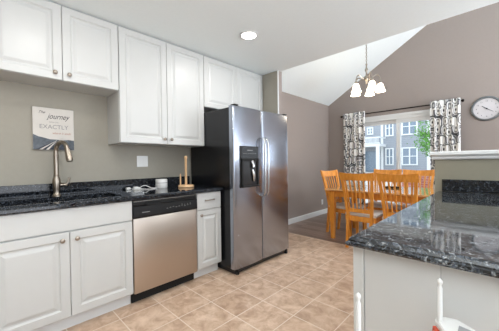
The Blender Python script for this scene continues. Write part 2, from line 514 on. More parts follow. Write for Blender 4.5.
# vaulted dining ceiling
SL = 0.601
def vz(x): return 2.462+SL*(x-DX)
RIDGE = 0.9
mb = MB()
mb.prism([(DX-0.12, CE, vz(DX-0.12)), (RIDGE, CE, vz(RIDGE)), (RIDGE, CE, vz(RIDGE)+0.14), (DX-0.12, CE, vz(DX-0.12)+0.14)], (0, WY+0.12-CE, 0))
mb.prism([(RIDGE, CE, vz(RIDGE)), (3.2, CE, vz(RIDGE)-SL*2.3), (3.2, CE, vz(RIDGE)-SL*2.3+0.14), (RIDGE, CE, vz(RIDGE)+0.14)], (0, WY+0.12-CE, 0))
struct(mb.build('ceiling_vault', 'ceiling_white'))
# gable wall above the flat ceiling's edge
struct(MB().prism([(DX, CE-0.001, CZ+0.05), (3.2, CE-0.001, CZ+0.05), (3.2, CE, vz(RIDGE)-SL*2.3), (RIDGE, CE, vz(RIDGE)), (DX, CE, vz(DX))], (0, -0.08, 0)).build('wall_upper', 'ceiling_white'))
# window wall with the opening of the sliding door
OX0, OX1, OZ = -2.34, -0.60, 2.035
mb = MB()
mb.prism([(DX, WY, -0.1), (OX0, WY, -0.1), (OX0, WY, vz(OX0)), (DX, WY, vz(DX))], (0, 0.14, 0))
mb.prism([(OX0, WY, OZ), (OX1, WY, OZ), (OX1, WY, vz(OX1)), (OX0, WY, vz(OX0))], (0, 0.14, 0))
VX0, VX1, VZ0, VZ1 = 0.85, 2.55, 0.75, 2.05
mb.prism([(OX1, WY, -0.1), (VX0, WY, -0.1), (VX0, WY, vz(VX0)), (OX1, WY, vz(OX1))], (0, 0.14, 0))
mb.prism([(VX0, WY, -0.1), (VX1, WY, -0.1), (VX1, WY, VZ0), (VX0, WY, VZ0)], (0, 0.14, 0))
mb.prism([(VX0, WY, VZ1), (VX1, WY, VZ1), (VX1, WY, vz(RIDGE)-SL*(VX1-RIDGE)), (RIDGE, WY, vz(RIDGE)), (VX0, WY, vz(VX0))], (0, 0.14, 0))
mb.prism([(VX1, WY, -0.1), (3.2, WY, -0.1), (3.2, WY, vz(RIDGE)-SL*2.3), (VX1, WY, vz(RIDGE)-SL*(VX1-RIDGE))], (0, 0.14, 0))
struct(mb.build('wall_back', 'paint_dining'))
mb = MB(); mb.prism([(DX, 2.93, 0), (DX+0.014, 2.93, 0), (DX+0.014, 2.93, 0.085), (DX+0.006, 2.93, 0.10), (DX, 2.93, 0.10)], (0, WY-2.93, 0))
struct(mb.build('baseboard_left', 'trim_white'))
mb = MB(); mb.box(DX+0.014, OX0-0.06, WY-0.014, WY, 0, 0.10); mb.box(OX1+0.06, 3.2, WY-0.014, WY, 0, 0.10)
struct(mb.build('baseboard_back', 'trim_white'))
# sliding glass door
dr = struct(bpy.data.objects.new('door_1', None)); dr.location = ((OX0+OX1)/2, WY+0.05, 0); COL.objects.link(dr)
mb = MB()
mb.box(OX0, OX0+0.05, WY-0.005, WY+0.12, 0, OZ); mb.box(OX1-0.05, OX1, WY-0.005, WY+0.12, 0, OZ)
mb.box(OX0+0.05, OX1-0.05, WY-0.005, WY+0.12, OZ-0.055, OZ); mb.box(OX0+0.05, OX1-0.05, WY-0.005, WY+0.12, 0, 0.03)
mb.build('door_frame', 'trim_white', dr)
mb = MB(); mb.box(OX0-0.06, OX0, WY-0.018, WY, 0, OZ+0.05); mb.box(OX1, OX1+0.06, WY-0.018, WY, 0, OZ+0.05); mb.box(OX0, OX1, WY-0.018, WY, OZ, OZ+0.05)
mb.build('door_casing', 'trim_white', dr)
def panel(x0, x1, y0, y1):
    m = MB(); z0, z1 = 0.03, OZ-0.055
    m.box(x0, x0+0.065, y0, y1, z0, z1); m.box(x1-0.065, x1, y0, y1, z0, z1)
    m.box(x0+0.065, x1-0.065, y0, y1, z1-0.075, z1); m.box(x0+0.065, x1-0.065, y0, y1, z0, z0+0.11)
    s_ = m.build('sash', 'trim_white', dr)
    MB().box(x0+0.065, x1-0.065, (y0+y1)/2-0.003, (y0+y1)/2+0.003, z0+0.11, z1-0.075).build('glass_pane', 'clear_glass', s_)
    return s_
panel(OX0+0.05, -1.385, WY+0.065, WY+0.105)
sp = panel(-1.45, OX1-0.05, WY+0.015, WY+0.055)
MB().box(-1.43, -1.405, WY-0.015, WY+0.015, 0.95, 1.15, 0.004).build('door_handle', 'trim_white', sp)
# added unseen window right of the clock, to brighten the refrigerator's reflection
wn1 = struct(bpy.data.objects.new('window_added', None)); wn1.location = ((VX0+VX1)/2, WY+0.05, VZ0); COL.objects.link(wn1)
m = MB(); m.box(VX0, VX0+0.06, WY+0.03, WY+0.10, VZ0, VZ1); m.box(VX1-0.06, VX1, WY+0.03, WY+0.10, VZ0, VZ1); m.box(VX0+0.06, VX1-0.06, WY+0.03, WY+0.10, VZ1-0.06, VZ1); m.box(VX0+0.06, VX1-0.06, WY+0.03, WY+0.10, VZ0, VZ0+0.06)
m.box((VX0+VX1)/2-0.03, (VX0+VX1)/2+0.03, WY+0.035, WY+0.095, VZ0+0.06, VZ1-0.06); m.build('window_frame', 'trim_white', wn1)
m = MB(); m.box(VX0+0.06, (VX0+VX1)/2-0.03, WY+0.062, WY+0.068, VZ0+0.06, VZ1-0.06); m.build('glass_pane', 'clear_glass', wn1)
m = MB(); m.box((VX0+VX1)/2+0.03, VX1-0.06, WY+0.062, WY+0.068, VZ0+0.06, VZ1-0.06); m.build('glass_pane', 'clear_glass', wn1)
# half wall behind the peninsula, with a moulded cap
HY = 2.716
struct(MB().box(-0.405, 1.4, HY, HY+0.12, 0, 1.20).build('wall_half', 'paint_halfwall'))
mb = MB()
mb.loft_rect(-0.435, 1.4, HY-0.045, HY+0.165, [(0.006, 1.213), (0.0, 1.218), (0.0, 1.238), (0.008, 1.246)])
mb.loft_rect(-0.422, 1.4, HY-0.020, HY+0.14, [(0.010, 1.178), (0.0, 1.186), (0.0, 1.2), (-0.012, 1.213)])
struct(mb.build('trim_2', 'trim_white'))

# ------------------------------------------------------------------ left run of cabinets
XB = -2.159       # door plane of the base cabinets
XU = -2.465       # door plane of the wall cabinets
def knob(mb, x, y, z):
    mb.lathe([(0.006, 0), (0.006, 0.010), (0.010, 0.014), (0.0155, 0.019), (0.0155, 0.024), (0.010, 0.029), (0.001, 0.030)], (x, y, z), 'X', 16)
def wall_cabinet(label, y0, y1, z0, seam, knobs, fr=0.055):
    t = thing('wall_cabinet', label, 'wall cabinet', (WX, (y0+y1)/2, z0))
    mb = MB(); xf = XU-0.020
    th = 0.016
    mb.box(WX+0.001, xf, y0, y0+th, z0, CZ-0.003); mb.box(WX+0.001, xf, y1-th, y1, z0, CZ-0.003)
    mb.box(WX+0.001, xf, y0+th, y1-th, CZ-0.03, CZ-0.003); mb.box(WX+0.001, xf, y0+th, y1-th, z0+0.004, z0+0.02)
    mb.box(WX+0.001, WX+0.012, y0+th, y1-th, z0+0.02, CZ-0.03)
    mb.box(xf-0.02, xf, y0+th, y1-th, z0+0.001, z0+0.03); mb.box(xf-0.02, xf, y0+th, y1-th, CZ-0.06, CZ-0.03)
    mb.box(xf-0.02, xf, seam-0.02, seam+0.02, z0+0.03, CZ-0.06)
    mb.build('cabinet_box', 'cabinet_white', t)
    for a, b, k in ((y0+0.003, seam-0.0018, knobs[0]), (seam+0.0018, y1-0.003, knobs[1])):
        d = MB().door(a, b, z0+0.003, CZ-0.012, XU, fr=fr).build('cabinet_door', 'cabinet_white', t)
        if k:
            m = MB(); knob(m, XU, k[0], k[1]); m.build('knob', 'nickel', d, smooth=True)
    return t
wall_cabinet('short white double-door wall cabinet above the sink and wall sign', 0.005, 0.8625, 1.838, 0.4446, ((0.395, 1.89), (0.487, 1.89)))
wall_cabinet('tall white double-door wall cabinet above the dishwasher and light switch', 0.8635, 1.796, 1.372, 1.330, ((1.293, 1.425), (1.367, 1.425)))
wall_cabinet('short white double-door wall cabinet directly above the refrigerator', 1.797, 2.836, 1.83, 2.310, (None, None))

def base_box(t, y0, y1):
    mb = MB(); xf = XB-0.020
    mb.box(WX+0.001, xf, y0, y0+0.016, 0.1, 0.8755); mb.box(WX+0.001, xf, y1-0.016, y1, 0.1, 0.8755)
    mb.box(WX+0.001, xf, y0+0.016, y1-0.016, 0.1, 0.118); mb.box(WX+0.001, WX+0.012, y0+0.016, y1-0.016, 0.118, 0.8755)
    mb.box(xf-0.02, xf, y0+0.016, y1-0.016, 0.118, 0.13); mb.box(xf-0.02, xf, y0+0.016, y1-0.016, 0.69, 0.72); mb.box(xf-0.02, xf, y0+0.016, y1-0.016, 0.85, 0.8755)
    mb.build('cabinet_box', 'cabinet_white', t)
    MB().box(XB-0.085, XB-0.075, y0, y1, 0.0, 0.1).build('toe_kick', 'trim_white', t)
# sink base
t = thing('base_cabinet', 'white double-door base cabinet under the sink', 'base cabinet', (-2.45, 0.41, 0))
base_box(t, -0.022, 0.8405)
for a, b, ky in ((-0.018, 0.409, 0.365), (0.412, 0.8385, 0.452)):
    d = MB().door(a, b, 0.112, 0.706, XB).build('cabinet_door', 'cabinet_white', t)
    m = MB(); knob(m, XB, ky, 0.655); m.build('knob', 'nickel', d, smooth=True)
MB().box(XB-0.019, XB, -0.018, 0.8385, 0.716, 0.872, 0.003).build('false_drawer_front', 'cabinet_white', t)
# narrow base
t = thing('base_cabinet', 'narrow white base cabinet with one drawer, between the dishwasher and the refrigerator', 'base cabinet', (-2.45, 1.62, 0))
base_box(t, 1.4665, 1.777)
d = MB().door(1.472, 1.772, 0.112, 0.694, XB, fr=0.05).build('cabinet_door', 'cabinet_white', t)
m = MB(); knob(m, XB, 1.510, 0.650); m.build('knob', 'nickel', d, smooth=True)
d = MB().box(XB-0.019, XB, 1.472, 1.772, 0.703, 0.872, 0.004).build('drawer', 'cabinet_white', t)
m = MB(); m.tube([(XB, 1.568, 0.795), (XB+0.022, 1.568, 0.795), (XB+0.027, 1.574, 0.795), (XB+0.027, 1.668, 0.795), (XB+0.022, 1.674, 0.795), (XB, 1.674, 0.795)], 0.0055, 8)
m.build('bar_pull', 'nickel', d, smooth=True)
# dishwasher
t = thing('dishwasher', 'stainless steel dishwasher with a black control panel under the countertop', 'dishwasher', (-2.45, 1.154, 0))
dy0, dy1 = 0.846, 1.461
MB().box(WX+0.03, XB-0.045, dy0+0.004, dy1-0.004, 0.09, 0.868).build('tub', 'black_plastic', t)
mb = MB(); mb.box(XB-0.045, XB+0.004, dy0, dy1, 0.098, 0.722, 0.006); mb.build('front_door', 'steel_dishwasher', t, smooth=True)
mb = MB()
mb.prism([(XB-0.045, dy0, 0.725), (XB+0.012, dy0, 0.725), (XB+0.014, dy0, 0.74), (XB+0.010, dy0, 0.82), (XB-0.004, dy0, 0.828), (XB-0.004, dy0, 0.868), (XB-0.045, dy0, 0.868)], (0, dy1-dy0, 0))
cp = mb.build('control_panel', 'black_plastic', t)
# pocket handle lip curving across the panel top
pts = []
for i in range(17):
    f = i/16; y = dy0+0.10+f*(dy1-dy0-0.20)
    pts.append((XB+0.006, y, 0.835-0.018*sin(pi*f)))
m = MB(); m.path(pts, 0.016, 0.010, (1, 0, 0)); m.build('pocket_handle', 'rubber_black', cp, smooth=True)
m = MB(); m.box(XB-0.006, XB+0.002, dy0+0.004, dy1-0.004, 0.860, 0.8655); m.build('trim_strip', 'steel_bright', cp)
m = MB()
m.box(XB+0.0125, XB+0.0145, dy0+0.07, dy0+0.135, 0.765, 0.772)
m.build('maker_badge', 'grey_print', cp)
m = MB(); random.seed(3)
for i in range(9):
    y = dy0+0.29+i*0.030
    z = 0.772+0.004*(i % 3)
    m.box(XB+0.0122, XB+0.0143, y, y+0.014, z, z+0.005)
    if i > 4: m.box(XB+0.0119, XB+0.0138, y+0.002, y+0.010, z+0.012, z+0.017)
m.build('button_legend', 'grey_print', cp)
MB().box(XB-0.075, XB-0.065, dy0, dy1, 0.002, 0.096).build('toe_kick', 'rubber_black', t)

# countertop with the sink opening, backsplash
SX0, SX1, SY0, SY1 = -2.60, -2.235, 0.06, 0.80
mb = MB(); mb.ring_slab((WX+0.001, -2.132, -0.30, 1.781), (SX0, SX1, SY0, SY1), 0.876, 0.914)
bmesh.ops.bevel(mb.bm, geom=[e for e in mb.bm.edges if all(v.co.x > -2.14 for v in e.verts) and abs(e.verts[0].co.y-e.verts[1].co.y) > 1], offset=0.010, segments=3, affect='EDGES', profile=0.5)
tag(mb.build('countertop', 'granite_black'), 'dark speckled granite countertop holding the sink', 'countertop')
tag(MB().box(WX+0.001, WX+0.021, -0.30, 1.781, 0.914, 1.016, 0.002).build('backsplash', 'granite_black'), 'low dark granite backsplash behind the faucet on the left wall', 'backsplash')
# sink bowl
t = thing('sink', 'rectangular stainless steel kitchen sink set into the left countertop', 'sink', ((SX0+SX1)/2, (SY0+SY1)/2, 0.70))
mb = MB()
def rr(i, z): return [mb.bm.verts.new(p) for p in ((SX0+i, SY0+i, z), (SX1-i, SY0+i, z), (SX1-i, SY1-i, z), (SX0+i, SY1-i, z))]
mb._skin([rr(-0.018, 0.8755), rr(-0.006, 0.8752), rr(-0.004, 0.74), rr(0.03, 0.705)], caps=False)
q = rr(0.03, 0.705); mb.bm.faces.new(q)
mb.build('bowl', 'steel_sink', t)
m = MB(); m.lathe([(0.001, 0), (0.042, 0), (0.042, 0.003), (0.03, 0.004), (0.026, 0.001), (0.001, 0.001)], ((SX0+SX1)/2, (SY0+SY1)/2, 0.7055)); m.build('drain', 'steel_bright', t, smooth=True)
# faucet
FX, FY = -2.685, 0.425
t = thing('faucet', 'brushed nickel gooseneck kitchen faucet behind the sink', 'faucet', (FX, FY, 0.914))
m = MB(); m.lathe([(0.034, 0), (0.034, 0.006), (0.027, 0.012), (0.023, 0.03), (0.026, 0.06), (0.030, 0.11), (0.029, 0.135), (0.022, 0.155), (0.020, 0.17), (0.022, 0.175), (0.020, 0.18)], (FX, FY, 0.914)); m.build('faucet_body', 'nickel', t, smooth=True)
arc = [(FX, FY, 1.085), (FX, FY, 1.20), (FX, FY, 1.29)]
R_ = 0.075
for i in range(1, 13):
    a = pi - i*pi*0.94/12
    arc.append((FX+(R_+R_*cos(a))*0.93, FY+(R_+R_*cos(a))*0.36, 1.29+R_*sin(a)))
m = MB(); m.tube(arc, [0.018]*2+[0.0165]*(len(arc)-2), 14); m.build('spout', 'nickel', t, smooth=True)
e = Vector(arc[-1]); dn = (Vector(arc[-1])-Vector(arc[-2])).normalized()
m = MB(); m.tube([e, e+dn*0.012, e+dn*0.02, e+dn*0.075, e+dn*0.085, e+dn*0.105], [0.018, 0.021, 0.020, 0.024, 0.026, 0.022], 16); m.build('spray_head', 'nickel', t, smooth=True)
m = MB(); m.tube([(FX, FY+0.02, 1.005), (FX, FY+0.065, 1.005), (FX, FY+0.075, 1.005)], [0.017, 0.017, 0.013], 14)
m.tube([(FX, FY+0.07, 1.0), (FX+0.002, FY+0.082, 1.03), (FX+0.004, FY+0.092, 1.066)], [0.0095, 0.008, 0.0095], 10); m.build('lever_handle', 'nickel', t, smooth=True)

# wall sign: a canvas with a road and lettering
t = thing('wall_sign', 'small canvas sign with journey lettering above a painted road, on the wall behind the faucet', 'sign', (WX, 0.43, 1.305))
sy0, sy1, sz0, sz1, sx = 0.286, 0.574, 1.306, 1.664, WX+0.022
MB().box(WX+0.0015, sx, sy0, sy1, sz0, sz1, 0.002).build('canvas', 'canvas_paper', t)
pl = lambda pts, th: MB().prism([(sx-0.0005, a, b) for a, b in pts], (th, 0, 0))
w_, h_ = sy1-sy0-0.002, sz1-sz0
Y_ = lambda f: sy0+0.001+f*w_
Z_ = lambda f: sz0+0.001+f*h_
pl([(Y_(0), Z_(0)), (Y_(1), Z_(0)), (Y_(1), Z_(0.235)), (Y_(0.85), Z_(0.25)), (Y_(0.7), Z_(0.235)), (Y_(0.55), Z_(0.25)), (Y_(0.4), Z_(0.25)), (Y_(0.25), Z_(0.285)), (Y_(0.12), Z_(0.31)), (Y_(0), Z_(0.36))], 0.0009).build('painted_hills', 'print_hill', t)
pl([(Y_(0.04), Z_(0)), (Y_(0.95), Z_(0)), (Y_(0.585), Z_(0.235)), (Y_(0.555), Z_(0.235))], 0.0013).build('painted_road', 'print_road', t)
m = pl([(Y_(0.13), Z_(0)), (Y_(0.20), Z_(0)), (Y_(0.563), Z_(0.23)), (Y_(0.556), Z_(0.23))], 0.0017); m2 = [(Y_(0.29), Z_(0)), (Y_(0.36), Z_(0)), (Y_(0.572), Z_(0.23)), (Y_(0.566), Z_(0.23))]
m.prism([(sx-0.0005, a, b) for a, b in m2], (0.0017, 0, 0)); m.build('painted_lines', 'canvas_paper', t)
Xd, Yd = (0, 1, 0), (0, 0, 1)
text('lettering', 'The', 0.030, 'print_dark', t, (sx+0.0006, Y_(0.20), Z_(0.885)), Xd, Yd, 0.5)
text('lettering', 'journey', 0.066, 'print_dark', t, (sx+0.0006, Y_(0.60), Z_(0.80)), Xd, Yd, 0.45, width=0.165)
text('lettering', 'takes you', 0.018, 'print_grey', t, (sx+0.0006, Y_(0.50), Z_(0.665)), Xd, Yd)
text('lettering', 'EXACTLY', 0.050, 'print_grey', t, (sx+0.0006, Y_(0.50), Z_(0.545)), Xd, Yd, width=0.20)
text('lettering', 'where it leads', 0.028, 'print_rust', t, (sx+0.0006, Y_(0.68), Z_(0.40)), Xd, Yd, 0.4, width=0.13)

# double light switch on the wall
t = thing('light_switch', 'white double light switch plate on the wall under the tall wall cabinet', 'light switch', (WX, 1.20, 1.14))
m = MB().box(WX+0.0008, WX+0.007, 1.141, 1.261, 1.143, 1.261, 0.003).build('wall_plate', 'white_plastic', t)
for yy in (1.178, 1.224):
    MB().box(WX+0.006, WX+0.010, yy-0.016, yy+0.016, 1.169, 1.235, 0.002).build('rocker', 'white_plastic', t)

# paper towel holder
PX, PY = -2.475, 1.545
t = thing('paper_towel_holder', 'empty pale wooden paper towel holder standing on the left countertop', 'paper towel holder', (PX, PY, 0.914))
m = MB(); m.lathe([(0.080, 0), (0.084, 0.004), (0.084, 0.018), (0.079, 0.024), (0.001, 0.024)], (PX, PY, 0.9142), n=32); m.build('base', 'light_wood', t, smooth=True)
m = MB(); m.lathe([(0.013, 0), (0.013, 0.285), (0.017, 0.29), (0.019, 0.30), (0.016, 0.315), (0.001, 0.322)], (PX, PY, 0.9375), n=16); m.build('post', 'light_wood', t, smooth=True)
m = MB(); m.lathe([(0.008, 0), (0.008, 0.115), (0.006, 0.122), (0.001, 0.124)], (PX-0.055, PY+0.0-0.035, 0.9375), n=12); m.build('side_post', 'light_wood', t, smooth=True)
# small white canister
BX, BY = -2.625, 1.335
t = thing('canister', 'small white canister on the countertop left of the paper towel holder', 'canister', (BX, BY, 0.914))
m = MB(); m.lathe([(0.058, 0), (0.061, 0.004), (0.061, 0.088), (0.057, 0.094), (0.001, 0.0945)], (BX, BY, 0.9142), n=32); m.build('body', 'white_plastic', t, smooth=True)
m = MB(); m.lathe([(0.0612, 0.052), (0.0618, 0.053), (0.0618, 0.058), (0.0612, 0.059)], (BX, BY, 0.9142), n=32); m.build('seam_ring', 'tray_grey', t, smooth=True)
# charger and cord
t = thing('charger', 'white plug-in charger with a curled white cord on the countertop left of the canister', 'charger', (-2.66, 1.09, 0.914))
m = MB(); m.box(-2.69, -2.645, 1.055, 1.095, 0.9145, 0.943, 0.006); m.box(-2.682, -2.653, 1.095, 1.118, 0.9145, 0.936, 0.004); m.box(-2.735, -2.70, 1.00, 1.04, 0.9145, 0.936, 0.005); m.build('plug', 'white_plastic', t, smooth=True)
pts = []
ctrl = [(-2.665, 1.115, 0.925), (-2.66, 1.14, 0.945), (-2.65, 1.17, 0.950), (-2.645, 1.20, 0.935), (-2.64, 1.23, 0.921), (-2.635, 1.272, 0.9185)]
ctrl2 = [(-2.66, 1.11, 0.922), (-2.60, 1.13, 0.9185), (-2.55, 1.17, 0.9185), (-2.56, 1.22, 0.9185), (-2.59, 1.25, 0.9185), (-2.60, 1.272, 0.9185)]
ctrl3 = [(-2.72, 1.04, 0.925), (-2.70, 1.06, 0.9185), (-2.66, 1.05, 0.9185), (-2.62, 1.09, 0.9185), (-2.60, 1.15, 0.9185)]
def spline(c, k=6):
    c = [Vector(p) for p in c]; out = []
    for i in range(len(c)-1):
        p0, p1, p2, p3 = c[max(i-1, 0)], c[i], c[i+1], c[min(i+2, len(c)-1)]
        for j in range(k):
            s = j/k
            out.append(0.5*((2*p1)+(-p0+p2)*s+(2*p0-5*p1+4*p2-p3)*s*s+(-p0+3*p1-3*p2+p3)*s**3))
    out.append(c[-1]); return out
m = MB()
for c in (ctrl, ctrl2, ctrl3): m.tube(spline(c), 0.0038, 8)
m.build('cord', 'white_plastic', t, smooth=True)

# ------------------------------------------------------------------ refrigerator
RY0, RY1, RX, RT = 1.790, 2.745, -1.955, 1.772
RS = 2.238
t = thing('refrigerator', 'stainless steel side-by-side refrigerator with black sides and a water dispenser', 'refrigerator', (-2.4, (RY0+RY1)/2, 0))
MB().box(WX+0.03, RX-0.075, RY0+0.008, RY1-0.008, 0.055, RT-0.012, 0.006).build('cabinet_body', 'fridge_side_black', t)
MB().box(WX+0.08, RX-0.030, RY0+0.015, RY1-0.015, 0.012, 0.056).build('base_grille', 'black_plastic', t)
for yy in (RY0+0.05, RY1-0.05):
    m = MB(); m.lathe([(0.022, 0), (0.022, 0.02), (0.012, 0.022), (0.012, 0.05)], (RX-0.03, yy, 0.0), n=14); m.build('foot', 'rubber_black', t, smooth=True)
def fridge_door(y0, y1, name, hole=None):
    m = MB(); x0, x1, z0, z1 = RX-0.072, RX, 0.058, RT
    n = 14; prof = []
    bul = 0.010
    # plan outline: slightly bowed front with rounded vertical corners
    out = [(x0, y0)]
    rc = 0.022
    for i in range(6):
        a = i/5*pi/2; out.append((x1-bul-rc+rc*sin(a), y0+rc-rc*cos(a)))
    for i in range(1, n):
        f = i/n; out.append((x1-bul+bul*4*f*(1-f), y0+rc+f*(y1-y0-2*rc)))
    for i in range(6):
        a = pi/2-i/5*pi/2; out.append((x1-bul-rc+rc*sin(a), y1-rc+rc*cos(a)))
    out.append((x0, y1))
    m._skin([[m.bm.verts.new((px-dx, py, z)) for px, py in out] for z, dx in ((z0, 0.006), (z0+0.008, 0), (z1-0.02, 0), (z1-0.006, 0.004), (z1, 0.016))])
    return m.build(name, 'steel_fridge', t, smooth=True)
fd = fridge_door(RY0, RS-0.003, 'freezer_door')
rd = fridge_door(RS+0.003, RY1, 'refrigerator_door')
for dd, hy, sg in ((fd, RS-0.028, -1), (rd, RS+0.028, 1)):
    m = MB()
    pts = [(RX-0.006, hy, 1.455), (RX+0.035, hy, 1.440), (RX+0.052, hy, 1.40), (RX+0.056, hy, 1.30), (RX+0.058, hy, 1.12), (RX+0.056, hy, 0.95), (RX+0.052, hy, 0.85), (RX+0.035, hy, 0.808), (RX-0.006, hy, 0.793)]
    m.tube(spline(pts, 5), 0.011, 12)
    m.build('door_handle', 'steel_bright', dd, smooth=True)
# dispenser in the freezer door
m = MB(); a0, a1, b0, b1 = 1.872, 2.158, 0.905, 1.352
dx = RX+0.004
def rr2(i, x): return [m.bm.verts.new(p) for p in ((x, a0+i, b0+i), (x, a1-i, b0+i), (x, a1-i, b1-i), (x, a0+i, b1-i))]
m._skin([rr2(0, RX-0.02), rr2(0, dx-0.002), rr2(0.003, dx+0.002)])
dp = m.build('dispenser', 'black_plastic', fd)
m = MB(); m.box(dx+0.001, dx+0.0045, a0+0.02, a1-0.02, 1.225, 1.335, 0.001); m.build('dispenser_panel', 'fridge_side_black', dp)
dpan = m
m = MB()
for i in range(6): m.box(dx+0.0043, dx+0.0052, a0+0.04+i*0.036, a0+0.058+i*0.036, 1.268, 1.274)
m.box(dx+0.0043, dx+0.0052, a0+0.10, a1-0.10, 1.300, 1.312); m.build('button_legend', 'grey_print', dp)
# recess niche with a curved frame, paddle and drip tray
m = MB()
m.ring_slab  # recess is built as a dark open box in front of the door skin
fw_ = 0.022
m.box(dx+0.001, dx+0.016, a0+0.012, a0+0.012+fw_, b0+0.02, 1.215, 0.003); m.box(dx+0.001, dx+0.016, a1-0.012-fw_, a1-0.012, b0+0.02, 1.215, 0.003)
m.box(dx+0.001, dx+0.020, a0+0.012, a1-0.012, 1.19, 1.217, 0.003); m.build('recess_frame', 'rubber_black', dp)
m = MB(); m.box(dx+0.001, dx+0.030, a0+0.012, a1-0.012, b0+0.006, b0+0.022, 0.004); m.build('drip_tray', 'black_plastic', dp)
m = MB(); m.tube([(dx+0.002, 2.045, 1.19), (dx+0.022, 2.045, 1.15), (dx+0.024, 2.045, 1.12)], [0.022, 0.020, 0.016], 12)
m.tube([(dx+0.010, 2.045, 1.10), (dx+0.018, 2.055, 1.04), (dx+0.010, 2.065, 0.97)], [0.014, 0.018, 0.014], 10); m.build('paddle', 'steel_bright', dp, smooth=True)
for yy in (RY0+0.02, RY1-0.08):
    m = MB(); m.box(RX-0.07, RX-0.01, yy, yy+0.06, RT+0.0005, RT+0.014, 0.003); m.build('hinge_cover', 'black_plastic', t)

# ------------------------------------------------------------------ ceiling lamp in view
t = thing('ceiling_light', 'round recessed ceiling light in the flat white ceiling', 'ceiling light', (-1.782, 1.85, CZ))
m = MB(); m.lathe([(0.090, -0.0005), (0.090, -0.004), (0.084, -0.009), (0.074, -0.011), (0.070, -0.006), (0.070, -0.0005)], (-1.782, 1.85, CZ), n=36); m.build('trim_ring', 'trim_white', t, smooth=True)
m = MB(); m.lathe([(0.001, -0.008), (0.0695, -0.008), (0.0695, -0.001), (0.001, -0.001)], (-1.782, 1.85, CZ), n=36); m.build('lens', 'downlight_glow', t)

# ------------------------------------------------------------------ peninsula
t = thing('peninsula_cabinet', 'white peninsula cabinet below the granite countertop in the right foreground', 'cabinet', (0.4, 1.8, 0))
px0, px1, py0, py1 = -0.375, 1.35, 0.922, HY-0.001
MB().box(px0, px1, py0+0.006, py1, 0.0, 0.8755).build('cabinet_box', 'cabinet_white', t)
MB().box(px0-0.004, -0.3425, py0-0.004, py0+0.0055, 0.0, 0.8755, 0.002).build('corner_stile', 'cabinet_white', t)
for a, b in ((-0.341, -0.1245), (-0.123, 0.36), (0.364, 0.83), (0.834, 1.345)):
    MB().box(a, b, py0, py0+0.0055, 0.10, 0.870, 0.0015).build('door_panel', 'cabinet_white', t)
MB().box(-0.341, px1, py0+0.003, py0+0.005, 0.0, 0.098).build('toe_board', 'cabinet_white', t)
mb = MB(); mb.loft_rect(-0.392, 1.40, 0.882, HY-0.022, [(0.016, 0.8757), (0.004, 0.879), (0.0, 0.886), (0.002, 0.893), (0.008, 0.896), (0.009, 0.900), (0.014, 0.909), (0.022, 0.914)])
tag(mb.build('countertop', 'granite'), 'polished dark granite peninsula countertop reflecting the dining window', 'countertop')
tag(MB().box(-0.352, 1.40, HY-0.021, HY-0.0005, 0.9142, 1.012, 0.002).build('backsplash', 'granite_black'), 'dark granite backsplash along the half wall behind the peninsula', 'backsplash')

# white chair with finial posts in front of the peninsula
t = thing('high_chair', 'white high chair with slim round-topped posts and red cushion, before the peninsula cabinet', 'chair', (-0.02, 0.73, 0))
for (xx, yy) in ((-0.250, 0.635), (-0.118, 0.862)):
    m = MB(); m.lathe([(0.0058, 0), (0.0058, 0.826), (0.004, 0.830), (0.0036, 0.834), (0.0062, 0.840), (0.0062, 0.846), (0.001, 0.852)], (xx, yy, 0), n=14); m.build('post', 'white_plastic', t, smooth=True)

m = MB(); poly = [(-0.133, 0.873), (-0.112, 0.897), (-0.085, 0.905), (-0.046, 0.880), (0.0, 0.81), (0.02, 0.71), (-0.03, 0.66), (-0.065, 0.74), (-0.102, 0.819)]
m.prism([(a, b, 0.718) for a, b in poly], (0, 0, 0.017)); bmesh.ops.bevel(m.bm, geom=m.bm.edges[:], offset=0.004, segments=2, affect='EDGES'); m.build('tray', 'white_plastic', t, smooth=True)
m = MB(); m.prism([(a, b, 0.7345) for a, b in ((-0.078, 0.868), (-0.048, 0.862), (-0.006, 0.80), (0.008, 0.715), (-0.024, 0.68), (-0.050, 0.75), (-0.078, 0.82))], (0, 0, 0.002)); m.build('tray_inset', 'tray_grey', t)
m = MB(); m.box(-0.235, -0.10, 0.655, 0.84, 0.44, 0.47, 0.008); m.build('seat', 'white_plastic', t, smooth=True)
m = MB(); m.bar((-0.119, 0.862, 0.70), (-0.245, 0.64, 0.70), 0.014, 0.010, (0, 0, 1)); m.build('back_rail', 'white_plastic', t)
m = MB(); m.prism([(-0.128, 0.864, 0.716), (-0.103, 0.822, 0.716), (-0.115, 0.80, 0.48), (-0.15, 0.85, 0.48)], (-0.006, -0.004, 0)); m.build('cushion', 'cushion_red', t)
for lx_, ly_ in ((-0.04, 0.86), (-0.03, 0.69)):
    m = MB(); m.bar((lx_, ly_, 0), (lx_, ly_, 0.718), 0.012, 0.012); m.build('front_leg', 'white_plastic', t)

# ------------------------------------------------------------------ dining table
TX0, TX1, TY0, TY1, TZ = -1.93, -0.38, 3.62, 4.62, 0.76
t = thing('dining_table', 'rectangular honey oak dining table by the sliding glass door', 'table', ((TX0+TX1)/2, (TY0+TY1)/2, 0))
MB().loft_rect(TX0, TX1, TY0, TY1, [(0.012, TZ-0.028), (0.0, TZ-0.018), (0.0, TZ-0.006), (0.005, TZ)]).build('table_top', 'oak_top_glare', t)
i_ = 0.055
for a, b in ((TX0+i_, TY0+i_), (TX1-i_-0.075, TY0+i_), (TX0+i_, TY1-i_-0.075), (TX1-i_-0.075, TY1-i_-0.075)):
    m = MB(); m.loft_rect(a, a+0.075, b, b+0.075, [(0.012, 0), (0.0, 0.5), (0.0, TZ-0.028)]); m.build('table_leg', 'oak', t)
m = MB(); q = i_+0.012
m.box(TX0+i_+0.075, TX1-i_-0.075, TY0+q, TY0+q+0.022, TZ-0.115, TZ-0.028); m.box(TX0+i_+0.075, TX1-i_-0.075, TY1-q-0.022, TY1-q, TZ-0.115, TZ-0.028)
